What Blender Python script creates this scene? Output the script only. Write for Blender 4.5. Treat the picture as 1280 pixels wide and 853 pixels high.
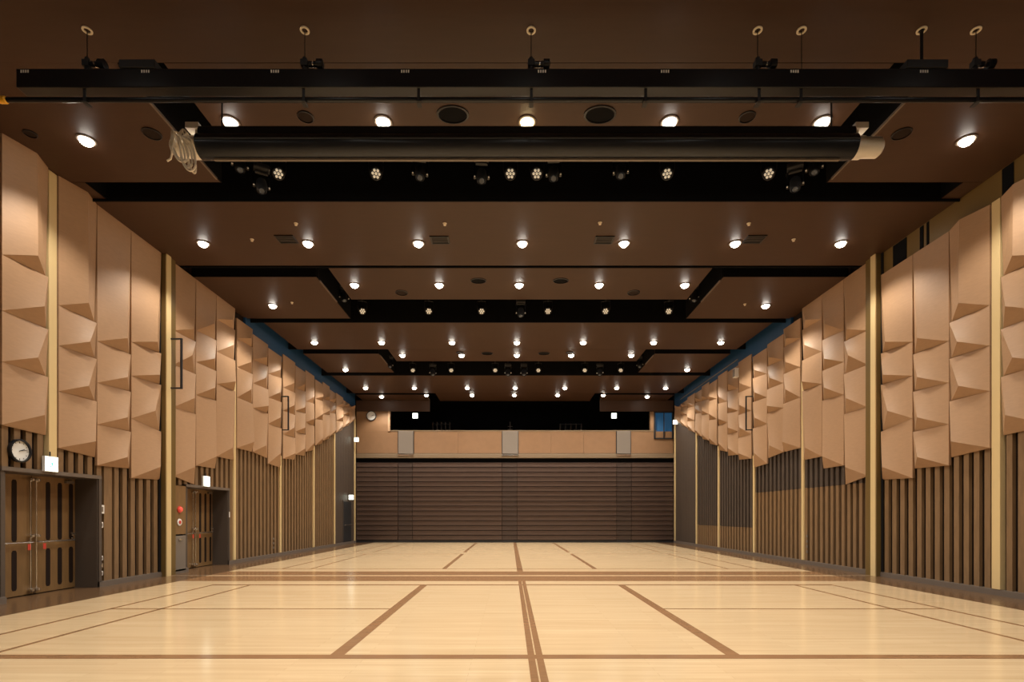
import bpy, bmesh, math, random
from mathutils import Vector, Matrix
random.seed(7)
for o in list(bpy.data.objects): bpy.data.objects.remove(o)
SC = bpy.context.scene
COL = SC.collection
PI = math.pi

# ------------------------------------------------------------------ camera, world, exposure
F = 650.0; VX = 637.5; VY = 645.0; CX = -0.27; CH = 1.5     # focal (px), vanishing point, camera offset from the hall axis, eye height
cam = bpy.data.cameras.new('camera'); co = bpy.data.objects.new('camera', cam); COL.objects.link(co)
co.location = (CX, 0, CH); co.rotation_euler = (PI/2, 0, 0)
cam.sensor_fit = 'HORIZONTAL'; cam.sensor_width = 36; cam.lens = F/1280*36
cam.shift_x = (640-VX)/1280; cam.shift_y = (VY-426.5)/1280
cam.clip_start = 0.05; cam.clip_end = 200
SC.camera = co
w = bpy.data.worlds.new('world'); SC.world = w; w.use_nodes = True
w.node_tree.nodes['Background'].inputs[0].default_value = (0.6, 0.45, 0.3, 1)
w.node_tree.nodes['Background'].inputs[1].default_value = 0.02
SC.view_settings.view_transform = 'Standard'; SC.view_settings.look = 'None'
SC.view_settings.gamma = 1; SC.view_settings.use_curve_mapping = False
SC.view_settings.exposure = 0.14
LAMP_W = 370.0           # watts of one ceiling downlight

# ------------------------------------------------------------------ materials
def mat(name, col, rough=.6, metal=0., noise=0., nscale=(1,1,1), emit=0., ecol=None, coat=0., bump=0., spec=.5):
    m = bpy.data.materials.new(name); m.use_nodes = True
    nt = m.node_tree; b = nt.nodes['Principled BSDF']
    b.inputs['Base Color'].default_value = (*col, 1); b.inputs['Roughness'].default_value = rough
    b.inputs['Metallic'].default_value = metal; b.inputs['Coat Weight'].default_value = coat
    b.inputs['Specular IOR Level'].default_value = spec
    if emit:
        b.inputs['Emission Color'].default_value = (*(ecol or col), 1); b.inputs['Emission Strength'].default_value = emit
    if noise or bump:
        tc = nt.nodes.new('ShaderNodeTexCoord'); mp = nt.nodes.new('ShaderNodeMapping'); mp.inputs['Scale'].default_value = nscale
        nz = nt.nodes.new('ShaderNodeTexNoise'); nz.inputs['Scale'].default_value = 4; nz.inputs['Detail'].default_value = 5
        geo = nt.nodes.new('ShaderNodeNewGeometry')
        nt.links.new(geo.outputs['Position'], mp.inputs[0]); nt.links.new(mp.outputs[0], nz.inputs[0])
        if noise:
            r = nt.nodes.new('ShaderNodeValToRGB'); e = r.color_ramp.elements
            e[0].position = .3; e[1].position = .7
            e[0].color = (*[c*(1-noise) for c in col], 1); e[1].color = (*[min(1, c*(1+noise)) for c in col], 1)
            nt.links.new(nz.outputs[0], r.inputs[0]); nt.links.new(r.outputs[0], b.inputs['Base Color'])
        if bump:
            bp = nt.nodes.new('ShaderNodeBump'); bp.inputs['Strength'].default_value = bump; bp.inputs['Distance'].default_value = .01
            nt.links.new(nz.outputs[0], bp.inputs['Height']); nt.links.new(bp.outputs[0], b.inputs['Normal'])
    return m

def floor_mat():
    m = mat('maple_floor', (.8,.55,.3), rough=.16, spec=.5); nt = m.node_tree; b = nt.nodes['Principled BSDF']
    geo = nt.nodes.new('ShaderNodeNewGeometry')
    br = nt.nodes.new('ShaderNodeTexBrick'); br.offset = .37
    br.inputs['Color1'].default_value = (.66,.49,.30,1); br.inputs['Color2'].default_value = (.61,.44,.26,1)
    br.inputs['Mortar'].default_value = (.50,.35,.19,1); br.inputs['Scale'].default_value = 1
    br.inputs['Mortar Size'].default_value = .0025; br.inputs['Mortar Smooth'].default_value = .5
    br.inputs['Brick Width'].default_value = 1.8; br.inputs['Row Height'].default_value = .09
    nt.links.new(geo.outputs['Position'], br.inputs[0])
    mp = nt.nodes.new('ShaderNodeMapping'); mp.inputs['Scale'].default_value = (.6, 11, 1)
    nt.links.new(geo.outputs['Position'], mp.inputs[0])
    nz = nt.nodes.new('ShaderNodeTexNoise'); nz.inputs['Scale'].default_value = 1.3; nz.inputs['Detail'].default_value = 5
    nt.links.new(mp.outputs[0], nz.inputs[0])
    r = nt.nodes.new('ShaderNodeValToRGB'); r.color_ramp.elements[0].position = .3; r.color_ramp.elements[1].position = .7
    r.color_ramp.elements[0].color = (.88,.86,.82,1); r.color_ramp.elements[1].color = (1,1,1,1)
    nt.links.new(nz.outputs[0], r.inputs[0])
    mx = nt.nodes.new('ShaderNodeMix'); mx.data_type = 'RGBA'; mx.blend_type = 'MULTIPLY'; mx.inputs[0].default_value = 1
    nt.links.new(br.outputs[0], mx.inputs[6]); nt.links.new(r.outputs[0], mx.inputs[7])
    nt.links.new(mx.outputs[2], b.inputs['Base Color'])
    return m
M = dict(
 floor=floor_mat(),
 stripe=mat('stripe_brown', (.25,.13,.06), .2, noise=.12, nscale=(1,8,1)),
 border=mat('border_brown', (.12,.065,.032), .2, noise=.15, nscale=(.6,8,1)),
 seam=mat('seam_reflection', (.9,.75,.55), .25, metal=.6),
 tan=mat('tan_panel', (.37,.222,.122), .55, noise=.05, nscale=(2,2,9)),
 ceil=mat('ceiling_brown', (.050,.0235,.0120), .5, noise=.05, nscale=(.4,3,1), spec=.3),
 void=mat('black_void', (.004,.004,.005), .8, spec=.1),
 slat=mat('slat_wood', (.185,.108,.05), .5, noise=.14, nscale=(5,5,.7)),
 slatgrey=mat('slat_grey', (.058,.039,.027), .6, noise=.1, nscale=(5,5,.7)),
 back=mat('backing_dark', (.016,.008,.005), .8, spec=.2),
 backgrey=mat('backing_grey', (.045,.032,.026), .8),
 base=mat('baseboard_taupe', (.13,.10,.078), .5),
 gold=mat('gold_post', (.70,.53,.27), .34, metal=.15),
 olive=mat('olive_post', (.16,.10,.03), .4, metal=.2),
 doorw=mat('door_wood', (.19,.105,.038), .5, noise=.12, nscale=(5,5,.7)),
 niche=mat('niche_grey', (.075,.055,.042), .5),
 steel=mat('steel', (.8,.78,.75), .22, metal=1),
 black=mat('black_metal', (.009,.0095,.012), .28, spec=.35),
 matblack=mat('matte_black', (.010,.010,.012), .6),
 screen=mat('screen_case', (.014,.016,.021), .26, spec=.4),
 white=mat('white_plastic', (.75,.73,.70), .4),
 face=mat('clock_face', (.72,.72,.70), .4),
 glintgrey=mat('highlight_grey', (.16,.17,.19), .3, metal=.6),
 cream=mat('cream_rope', (.85,.78,.66), .8),
 brass=mat('aluminium', (.85,.80,.72), .35, metal=.25),
 yellow=mat('yellow_cap', (.8,.42,.02), .4),
 red=mat('red_lamp', (.75,.10,.07), .3, emit=.25),
 redtag=mat('red_tag', (.55,.05,.03), .5),
 grey=mat('pillar_grey', (.17,.138,.11), .5),
 taupe=mat('fascia_taupe', (.17,.115,.065), .5),
 seat=mat('tier_brown', (.075,.045,.034), .45, noise=.1, nscale=(.5,2,8)),
 seatdark=mat('tier_dark', (.058,.036,.028), .5),
 blue=mat('blue_band', (.006,.045,.12), .6), balc=mat('balcony_tan', (.22,.118,.056), .5, noise=.04),
 lens=mat('lamp_lens', (1,.96,.9), .3, emit=30, ecol=(1,.93,.82)),
 warmlens=mat('warm_lens', (1,.8,.4), .3, emit=24, ecol=(1,.78,.40)),
 sign=mat('exit_face', (.9,1,.92), .3, emit=3.2, ecol=(.92,1,.86)),
 green=mat('exit_green', (.0,.45,.2), .3, emit=1.2, ecol=(.1,.8,.4)),
 led=mat('led_dot', (.8,.75,.6), .3, emit=.22, ecol=(1,.9,.7)),
 glassd=mat('dark_glass', (.02,.03,.05), .08),
 bluewin=mat('blue_glass', (.02,.07,.15), .12, emit=.12, ecol=(.05,.25,.55)),
 ring=mat('ring_cream', (.75,.66,.5), .4),
)

# ------------------------------------------------------------------ mesh helpers
def box(bm, x0, x1, y0, y1, z0, z1):
    if x0 > x1: x0, x1 = x1, x0
    v = [bm.verts.new((x, y, z)) for x in (x0, x1) for y in (y0, y1) for z in (z0, z1)]
    for f in ((0,1,3,2),(4,6,7,5),(0,4,5,1),(2,3,7,6),(0,2,6,4),(1,5,7,3)): bm.faces.new([v[i] for i in f])
def BX(*a):
    bm = bmesh.new(); box(bm, *a); return bm
def cyl(bm, p0, p1, r0, r1=None, n=12):
    p0 = Vector(p0); p1 = Vector(p1); d = p1-p0; r1 = r0 if r1 is None else r1
    R = d.to_track_quat('Z', 'Y').to_matrix()
    a = [bm.verts.new(p0+R@Vector((r0*math.cos(2*PI*i/n), r0*math.sin(2*PI*i/n), 0))) for i in range(n)]
    b = [bm.verts.new(p1+R@Vector((r1*math.cos(2*PI*i/n), r1*math.sin(2*PI*i/n), 0))) for i in range(n)]
    for i in range(n): bm.faces.new((a[i], a[(i+1)%n], b[(i+1)%n], b[i]))
    bm.faces.new(a[::-1]); bm.faces.new(b)
def tube(bm, pts, r, n=8):
    rings = []
    for i, p in enumerate(pts):
        p = Vector(p); d = Vector(pts[min(i+1, len(pts)-1)])-Vector(pts[max(i-1, 0)])
        R = d.to_track_quat('Z', 'Y').to_matrix()
        rings.append([bm.verts.new(p+R@Vector((r*math.cos(2*PI*k/n), r*math.sin(2*PI*k/n), 0))) for k in range(n)])
    for a, b in zip(rings, rings[1:]):
        for k in range(n): bm.faces.new((a[k], a[(k+1)%n], b[(k+1)%n], b[k]))
    bm.faces.new(rings[0][::-1]); bm.faces.new(rings[-1])
def lathe(bm, prof, c=(0,0,0), ax='Z', n=20, closed=False):
    # prof: (radius, height) pairs turned about an axis
    rows = []
    for r, h in prof:
        row = []
        for i in range(n):
            a = 2*PI*i/n; u, v = r*math.cos(a), r*math.sin(a)
            p = {'Z':(u, v, h), 'X':(h, u, v), 'Y':(u, h, v)}[ax]
            row.append(bm.verts.new(Vector(p)+Vector(c)))
        rows.append(row)
    pairs = list(zip(rows, rows[1:])) + ([(rows[-1], rows[0])] if closed else [])
    for a, b in pairs:
        for i in range(n): bm.faces.new((a[i], a[(i+1)%n], b[(i+1)%n], b[i]))
    if not closed:
        bm.faces.new(rows[0][::-1]); bm.faces.new(rows[-1])
def obj(name, bm, m, parent=None, smooth=False, bevel=0):
    bmesh.ops.recalc_face_normals(bm, faces=bm.faces[:])
    me = bpy.data.meshes.new(name); bm.to_mesh(me); bm.free(); me.materials.append(M[m] if isinstance(m, str) else m)
    if smooth:
        me.shade_smooth() if hasattr(me, 'shade_smooth') else None
        me.set_sharp_from_angle(angle=math.radians(35))
    o = bpy.data.objects.new(name, me); COL.objects.link(o); o.parent = parent
    if bevel:
        b = o.modifiers.new('bevel', 'BEVEL'); b.width = bevel; b.segments = 2
    return o
def inst(src, parent, loc, rot=(0,0,0), name=None):
    o = src.copy(); COL.objects.link(o); o.parent = parent; o.location = loc; o.rotation_euler = rot
    return o
def thing(name, label, cat, loc=(0,0,0), rot=(0,0,0), group=None):
    o = bpy.data.objects.new(name, None); COL.objects.link(o); o.location = loc; o.rotation_euler = rot
    o.empty_display_size = .1
    o['label'] = label; o['category'] = cat
    if group: o['group'] = group
    return o
def tag(o, label, cat, group=None):
    o['label'] = label; o['category'] = cat
    if group: o['group'] = group
    return o
def struct(name, bm, m, parent=None, label=None):
    o = obj(name, bm, m, parent)
    if parent is None: o['kind'] = 'structure'
    if label: o['label'] = label
    return o
def copytree(root, loc, rot=None, label=None, group=None):
    r = root.copy(); COL.objects.link(r); r.location = loc
    if rot is not None: r.rotation_euler = rot
    if label: r['label'] = label
    if group: r['group'] = group
    for ch in list(root.children):
        c = ch.copy(); COL.objects.link(c); c.parent = r
        for g in list(ch.children):
            d = g.copy(); COL.objects.link(d); d.parent = c
    return r
def at(x, y, Y):         # survey point at distance Y down the hall -> (X, Y, Z) in hall coordinates
    return ((x-VX)/F*Y+CX, Y, CH+(VY-y)/F*Y)
def ceil_y(y, z): return F*(z-CH)/(VY-y)

W = 8.88                 # half width of the hall
WL = W+CX                # left wall distance as measured from the eye
CZ = 7.95                # underside of the ceiling panels
YB = 29.05               # back wall
YF = -3.0
POST = [6.55, 9.75, 12.98, 16.2, 19.45, 22.75, 25.45, 28.8]

# ------------------------------------------------------------------ floor
fl = struct('floor', BX(-W-.7, W+.7, YF, 34, -.12, 0), 'floor', label='glossy pale maple sports floor with inlaid brown lines')
HB = 7.85
for s in (-1, 1):
    obj('floor_border', BX(s*HB, s*(W+.62), YF, YB, .0, .002), 'border', fl)
def line(x0, x1, y0, y1, m='stripe', h=.003): return obj('floor_line', BX(x0, x1, y0, y1, 0, h), m, fl)
line(-HB, HB, 13.10, 13.95); line(-HB, HB, 11.93, 12.90)
line(-W+.1, W-.1, 12.985, 13.02, 'seam', .004)  # floor gap; its white reflection is put into a pale strip
line(-6.73, 6.73, 11.2, 11.33)
line(-HB+.05, HB-.05, 14.6, 14.66, 'stripe')
line(-HB, HB, 5.45, 5.60)
for s in (-1, 1):
    line(s*2.2, s*6.7, 8.34, 8.39)
    line(s*2.055, s*2.205, 5.6, 11.2); line(s*2.07, s*2.19, 14.66, 20.3); line(s*2.07, s*2.19, 21.3, 28.6)
    for a in (5.88, 6.70):
        line(s*(a-.03), s*(a+.03), YF, 11.2); line(s*(a-.03), s*(a+.03), 14.66, 20.3); line(s*(a-.03), s*(a+.03), 21.3, 28.4)
    line(s*2.13, s*6.73, 20.32, 20.38)
line(-.08, -.008, YF, 11.9, h=.0045); line(.008, .08, YF, 11.9, h=.0045); line(-.08, .08, 13.95, YB-.1)

# ------------------------------------------------------------------ side walls
# openings (near, far) on the left
D1 = (8.85, 10.86); D2 = (13.86, 15.86); D3 = (26.75, 28.2); DH = 2.28
def wall_mesh(s, holes):
    bm = bmesh.new(); y = YF; x0, x1 = s*(W+.07), s*(W+.2)
    for a, b in holes:
        box(bm, x0, x1, y, a, 0, CZ+.9); box(bm, x0, x1, a, b, DH, CZ+.9); y = b
    box(bm, x0, x1, y, 34, 0, CZ+.9)
    return bm
wall_l = struct('wall_left', wall_mesh(-1, [D1, D2]), 'back', label='left wall with tan folded panels above dark wooden slats')
wall_r = struct('wall_right', wall_mesh(1, []), 'back', label='right wall with tan folded panels above dark wooden slats')
walls = {-1: wall_l, 1: wall_r}

# folded panel columns: each entry = near edge, far edge, joints [(A, B, C)] read from the left wall, last = bottom edge
ST = [
 ((-2,57), 1, [((0,318),(47.7,319.6),(56.3,346.6)), ((0,388),(56,383),(56,412)), ((0,452),(47.7,447),(56,471.6)), ((0,531),(56,519),(56,544.5))]),
 ((69.5,118), 1, [((69.5,381.5),(105,379),(117,404)), ((69.5,432),(112.6,427.3),(117,449)), ((69.5,489),(105,482.5),(119,502)), ((69.5,560),(120,552),(119,572))]),
 ((118,161), 0, [((119.4,426.5),(159.5,422.8),(159.5,443.4)), ((119.4,478.4),(159.5,471.6),(159.5,490)), ((122,530.6),(159.5,522),(159.5,540)), ((122,582),(159.5,571.5),(159.5,586))]),
 ((161,199), 0, [((164,427.3),(197,427.3),(197,442.3)), ((164,469.7),(199.7,468.6),(199.7,481.5)), ((161.4,523),(192.2,513.7),(200.8,540)), ((161.4,597.8),(200.8,583.9),(200.8,600))]),
 ((214,242.5), 0, [((214.5,413),(242.4,411.6),(242.4,427.4)), ((216,456),(239,444.4),(241.4,468)), ((216,509),(243,498),(243,518)), ((214.3,595),(244,584),(244,606))]),
 ((242.5,268.3), 0, [((244,413),(268,405),(268,425.7)), ((244,452.6),(268.6,448.4),(268.6,464)), ((244,493.7),(268.6,484.8),(268.6,501)), ((244,582),(271,570.7),(268,586))]),
 ((268.3,292), 0, [((268.6,399),(288,400),(290,413)), ((270,439.5),(292,431.3),(292,451)), ((270,480),(295,477),(293,489.4)), ((269.6,570.7),(289.8,560),(289.8,575.5))]),
 ((294,314), 0, [((295,423),(313,423),(313,434.6)), ((295.5,459),(314,452.6),(314,468)), ((295.5,497),(314,487),(314,505)), ((295,560),(318,552.6),(315.4,565))]),
 ((314,333.3), 0, [((315,449.4),(333.6,446.7),(333.6,458.5)), ((315,479),(332,472.3),(332,487)), ((317,510),(336,507.5),(332.6,517.3)), ((314.6,565),(331.6,557),(331.6,573))]),
 ((333.3,350.5), 0, [((333.6,467.4),(349.7,462.5),(349.7,473)), ((335.6,497),(349.7,490.4),(349.7,503)), ((333.6,529.8),(350.7,522),(350.7,536)), ((333,579.6),(351,566.6),(349,585))]),
 ((352,367.5), 0, [((352.3,484.5),(368,479),(368,491.4)), ((352.3,513.4),(368,506.8),(368,519.3)), ((352.3,543),(366.5,534.7),(366.5,547.8)), ((351,573.5),(369.4,566.8),(369.4,575))]),
 ((367.5,380.5), 0, [((368.8,485.5),(381,480.5),(381,489.7)), ((368,513.4),(381,509.4),(381,517)), ((368,539.6),(379.3,534.7),(379.3,543.6)), ((369.4,568.6),(380,560.7),(380,570))]),
 ((380.5,391.5), 0, [((381,502),(393,496),(391,505)), ((381,528),(391,523.9),(391,533)), ((380,565),(391,554),(391,563))]),
 ((392.5,402), 0, [((393,498.6),(402,496),(402,501.5)), ((393,524),(402,517.6),(402,525.5)), ((393,557),(402,548),(402,555))]),
 ((402,410.5), 0, [((402,499),(410.5,495.5),(410.5,501.5)), ((402,518),(410.5,513),(410.5,519)), ((402,551),(410.5,543),(410.5,549))]),
 ((410.5,418), 0, [((410.5,501),(418,498),(418,504)), ((410.5,516),(418,511.5),(418,517.5)), ((410.5,546),(418,537.5),(418,543))]),
 ((419,427.5), 0, [((419,508),(427.5,504.5),(427.5,510)), ((419,526),(427.5,521.5),(427.5,527)), ((419,541),(427.5,532),(427.5,538))]),
 ((427.5,435.5), 0, [((427.5,508),(435.5,505),(435.5,509.5)), ((427.5,519),(435.5,515),(435.5,519.5)), ((427.5,535),(435.5,527),(435.5,532))]),
 ((435.5,442.5), 0, [((435.5,510),(442.5,507),(442.5,511.5)), ((435.5,530),(442.5,522),(442.5,526))]),
]
PA, PB = .055, .22
def zpix(y, Y): return CH+(VY-y)*Y/F
TOPS = [7.7, 7.55, 7.45, 7.6, 7.5, 7.6, 7.5, 7.62, 7.5, 7.55, 7.45, 7.4]
strips = []
for k, ((xa, xb), fold, J) in enumerate(ST):
    y0 = WL*F/(VX-xa); y1 = WL*F/(VX-xb)
    js = []
    for A, B, C in J:
        zA = zpix(A[1], y0); zC = zpix(C[1], y1)
        yB = (WL-PB)*F/(VX-B[0]); yB = max(y0+.55*(y1-y0), min(y1-.04, yB))
        js.append((zA, yB, zpix(B[1], yB), zC))
    strips.append((y0, y1, fold, js))
def panel_block(s, y0, y1, top, bot, fold):
    # top = (zA, zC), bot = (zA, yB, zB, zC)
    bm = bmesh.new(); X = lambda p: s*(W-p); v = lambda p, y, z: bm.verts.new((X(p), y, z))
    g = .006
    a, b = y0+g, y1-g
    A0, C0 = v(PA, a, top[0]), v(PA, b, top[1]); A1, B1, C1 = v(PA, a, bot[0]), v(PB, bot[1], bot[2]), v(.012, b, bot[3])
    pb = .004
    A0b, C0b, A1b, C1b = v(pb, a, top[0]), v(pb, b, top[1]), v(pb, a, bot[0]), v(pb, b, bot[3])
    if fold:
        B0 = v(PB-.02, bot[1], (top[0]+top[1])/2)
        fs = [(A0,B0,B1,A1),(B0,C0,C1),(B0,C1,B1),(A0,B0,C0,C0b,A0b)]
    else:
        N = 8; K = 4                            # the gently twisted face as a small smooth grid with hard rims
        G = []
        for j in range(N+1):
            l = A0.co.lerp(A1.co, j/N); r = C0.co.lerp(B1.co, j/N); row = []
            for i in range(K+1):
                cv = {(0,0):A0, (0,K):C0, (N,0):A1, (N,K):B1}.get((j,i))
                row.append(cv or bm.verts.new(l.lerp(r, i/K)))
            G.append(row)
        L = [g[0] for g in G]; Rr = [g[K] for g in G]
        for j in range(N):
            for i in range(K):
                f = bm.faces.new((G[j][i], G[j][i+1], G[j+1][i+1], G[j+1][i])); f.smooth = True
        for e in bm.edges:
            if len(e.link_faces) == 1: e.smooth = False
        fs = [(C0,*Rr[1:N],B1,C1),(A0,*G[0][1:K],C0,C0b,A0b)]
        fs += [(A1,*G[N][1:K],B1,C1),(A1,C1,C1b,A1b),(*L,A1b,A0b),(C0,C1,C1b,C0b),(A0b,C0b,C1b,A1b)]
        for f in fs: bm.faces.new(f)
        return bm
    fs += [(A1,B1,C1),(A1,C1,C1b,A1b),(A0,A1,A1b,A0b),(C0,C1,C1b,C0b),(A0b,C0b,C1b,A1b)]
    for f in fs: bm.faces.new(f)
    return bm
for s in (-1, 1):
    for k, (y0, y1, fold, js) in enumerate(strips):
        zt = CZ if k < 7 else TOPS[k-7]
        if s > 0 and k < 4: zt = 7.4
        top = (zt, zt); fo = fold
        for zA, yB, zB, zC in js:
            obj('folded_panel', panel_block(s, y0, y1, top, (zA, yB, zB, zC), fo), 'tan', walls[s])
            top = (zA-.004, zC-.004); fo = 0
    # a column nearer than the frame edge keeps the wall closed from other viewpoints
    for (y0, y1) in ((5.6,6.5),(6.75,7.75),(7.75,8.68)):
        obj('folded_panel', panel_block(s, y0, y1, (7.4 if s>0 else CZ,)*2, (5.0, y1-.3, 5.2, 5.0), 0), 'tan', walls[s])
        obj('folded_panel', panel_block(s, y0, y1, (5.0, 5.0), (3.1, y1-.3, 3.35, 3.1), 0), 'tan', walls[s])

# slats: four per panel column
def blocked(y0, y1, z):
    return False
slat_cache = {}
def slat(s, y, wd, z0, z1, m):
    key = (round(wd,3), round(z0,2), round(z1,2), m, s)
    if key not in slat_cache:
        slat_cache[key] = obj('slat', BX(-.0, s*.065, -wd/2, wd/2, z0, z1), m, walls[s]); slat_cache[key].location = (s*W, y, 0)
        return
    inst(slat_cache[key], walls[s], (s*W, y, 0))
cols = [(a, b, js[-1][3]) for a, b, _, js in strips]
cols = [(6.75,7.75,3.1),(7.75,8.68,3.1)] + cols
BBZ = .12
for s in (-1, 1):
    for a, b, zc in cols:
        n = 4; p = (b-a)/n; zt = zc+.45
        for i in range(n):
            y = a+(i+.5)*p; z0 = BBZ; wd = p*.52
            if s < 0:
                for d in (D1, D2):
                    if d[0]-.1 < y < d[1]+.1: z0 = DH+.06
                if D3[0]-.3 < y < 28.9: wd = p*.9
                if 11.0 < y < 11.17: wd = p*.9
                if 13.15 < y < 13.8: z0 = 2.3
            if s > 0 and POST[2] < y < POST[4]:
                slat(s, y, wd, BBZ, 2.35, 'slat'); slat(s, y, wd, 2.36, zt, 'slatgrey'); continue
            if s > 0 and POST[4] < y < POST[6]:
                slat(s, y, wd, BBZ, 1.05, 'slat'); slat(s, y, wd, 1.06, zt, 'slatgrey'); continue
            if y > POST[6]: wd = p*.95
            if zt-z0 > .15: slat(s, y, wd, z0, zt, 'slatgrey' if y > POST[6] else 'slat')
# grey backing behind the greyer upper slats of the right wall
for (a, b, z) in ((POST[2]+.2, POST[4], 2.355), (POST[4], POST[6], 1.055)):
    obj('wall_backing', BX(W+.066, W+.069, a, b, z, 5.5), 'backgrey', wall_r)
# baseboards
def baseboard(name, s, segs):
    bm = bmesh.new()
    for a, b in segs:
        box(bm, s*(W-.045), s*(W+.069), a, b, .0, BBZ-.012); box(bm, s*(W-.03), s*(W+.069), a, b, BBZ-.012, BBZ)
    return struct(name, bm, 'base')
baseboard('baseboard_left', -1, [(YF, D1[0]), (D1[1], D2[0]), (D2[1], YB-.1)])
baseboard('baseboard_right', 1, [(YF, YB-.1)])
# upper wall above the panels
for s in (-1, 1):
    y0 = strips[7][0]
    obj('blue_band', BX(s*(W-.02), s*(W+.066), 16.9, YB-.2, 7.3, 8.9), 'blue', walls[s], )
o = obj('upper_wall_band', BX(W+.0, W+.066, 5.5, 12.8, 7.3, 8.3), 'olive', wall_r)
for y, wd in ((12.2,.42),(11.55,.1),(11.38,.06),(9.55,.22)):
    obj('dark_slot', BX(W-.012, W-.001, y-wd/2, y+wd/2, 7.405, 7.93), 'void', wall_r)
# gold posts
PT = {1:(7.42), 3:5.7, 4:3.75, 5:4.55, 6:5.8, 7:6.95}
for s in (-1, 1):
    for i, zt in PT.items():
        y = POST[i]; wd = .17 if i == 1 else .13
        z0 = BBZ
        if s < 0 and i == 1: z0 = 2.5
        bm = BX(s*(W-.043), s*(W+.068), y-wd/2, y+wd/2, z0, zt if (s > 0 or i != 1) else CZ-.01)
        obj('post', bm, 'gold', walls[s], bevel=.006)
    # broad pilaster
    y = POST[2]
    pl = obj('pilaster', BX(s*(W-.14), s*(W+.068), y-.19, y+.2, 0, CZ), 'olive', walls[s], bevel=.006)
    obj('pilaster_strip', BX(s*(W-.17), s*(W-.141), y-.19, y-.02, 0, CZ), 'gold', pl, bevel=.004)
    obj('dark_joint', BX(s*(W-.03), s*(W-.01), y-.26, y-.195, BBZ, CZ), 'black', walls[s])

# ------------------------------------------------------------------ doors in the left wall
def niche(name, d, deep):
    a, b = d; x0 = -(W-.0); x1 = -(W+deep)
    bm = bmesh.new()
    box(bm, x1, x0, b-.02, b+.06, 0, DH+.06)            # far reveal
    box(bm, x1, x0, a-.06, a+.02, 0, DH+.06)            # near reveal
    box(bm, x1, x0, a, b, DH-.02, DH+.06)               # soffit
    o = struct(name, bm, 'niche')
    obj('head_frame', BX(-(W-.03), -(W-.001), a-.07, b+.07, DH-.01, DH+.06), 'base', o)
    obj('jamb_frame', BX(-(W-.03), -(W-.001), b+.0, b+.07, 0, DH-.012), 'niche', o)
    obj('back_plate', BX(x1-.06, x1-.01, a-.06, b+.06, 0, DH+.06), 'back', o)
    return o
def leaf(parent, y0, y1, X, seam_far):
    # a leaf of boards with dark grooves above and below the push bar
    bm = BX(X-.03, X, y0+.01, y1-.01, .02, DH-.02)
    lf = obj('door_leaf', bm, 'doorw', parent)
    n = 3; p = (y1-y0-.2)/n
    for i in range(n+1):
        y = y0+.1+p*i+ (.02 if seam_far else -.02)
        for z0, z1 in ((.12, .86), (1.02, DH-.12)):
            g = bmesh.new(); wd = .05
            prof = [(-wd, z0+.04), (-wd*.6, z0), (wd*.6, z0), (wd, z0+.04), (wd, z1-.04), (wd*.6, z1), (-wd*.6, z1), (-wd, z1-.04)]
            f1 = [g.verts.new((X+.004, y+a, b)) for a, b in prof]; f0 = [g.verts.new((X+.001, y+a, b)) for a, b in prof]
            g.faces.new(f1); g.faces.new(f0)
            for k in range(8): g.faces.new((f1[k], f1[(k+1)%8], f0[(k+1)%8], f0[k]))
            if y0+.04 < y-wd and y+wd < y1-.04: obj('groove', g, 'back', lf)
    ye = y1-.06 if seam_far else y0+.06       # meeting stile edge
    bm = bmesh.new(); cyl(bm, (X+.035, ye, .1), (X+.035, ye, DH-.08), .011, n=8); obj('lock_rod', bm, 'steel', lf, True)
    for z in (.1, 1.12, DH-.1):
        bm = bmesh.new(); cyl(bm, (X, ye, z), (X+.07, ye, z), .035, n=14); lathe(bm, [(.02,-.03),(.045,-.02),(.045,.02),(.02,.03)], (X+.06, ye, z), 'Z', 12)
        obj('rod_fitting', bm, 'steel', lf, True)
    bm = bmesh.new(); yo = y0+.12 if seam_far else y1-.12
    tube(bm, [(X+.02, ye, 1.02), (X+.09, ye, 1.0), (X+.09, yo, 1.0), (X+.02, yo, 1.04)], .014)
    obj('push_bar', bm, 'steel', lf, True)
    bm = bmesh.new(); tube(bm, [(X+.03, yo, 1.1), (X+.10, yo, 1.12), (X+.11, yo-.12, 1.15)], .018); obj('lever_handle', bm, 'steel', lf, True)
    sg = -1 if seam_far else 1
    bm = BX(X+.1, X+.105, ye+sg*.1-.03, ye+sg*.1+.03, .86, .97); obj('red_tag', bm, 'redtag', lf)
    bm = bmesh.new(); box(bm, X, X+.05, yo-.16, yo+.02, DH-.12, DH-.07); tube(bm, [(X+.03, yo-.1, DH-.06), (X+.2, yo-.2, DH-.05)], .01, 6)
    obj('door_closer', bm, 'base', lf)
    return lf
d1 = niche('door_1', D1, .49); leaf(d1, D1[0], 9.86, -(W+.46), True); leaf(d1, 9.86, D1[1], -(W+.46), False)
d2 = niche('door_2', D2, .49); leaf(d2, D2[0], 14.88, -(W+.46), True); leaf(d2, 14.88, D2[1], -(W+.46), False)
bm = BX(-(W-.02), -(W-.0005), D3[0], D3[1], .12, 2.3); d3 = struct('door_3', bm, 'niche')
obj('door_leaf', BX(-(W-.028), -(W-.0205), D3[0]+.06, D3[1]-.06, .13, 2.24), 'matblack', d3)
bm = bmesh.new(); tube(bm, [(-(W-.03), 26.95, 1.0), (-(W-.09), 26.95, 1.02), (-(W-.09), 27.9, 1.02), (-(W-.03), 27.9, 1.0)], .016); obj('push_bar', bm, 'steel', d3, True)
for n_, dd, lab in ((1, d1, 'near double door of dark wood set in a deep niche'), (2, d2, 'second double door of dark wood beyond the broad post'), (3, d3, 'small dark door at the far end of the left wall')):
    dd['label'] = lab

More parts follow.
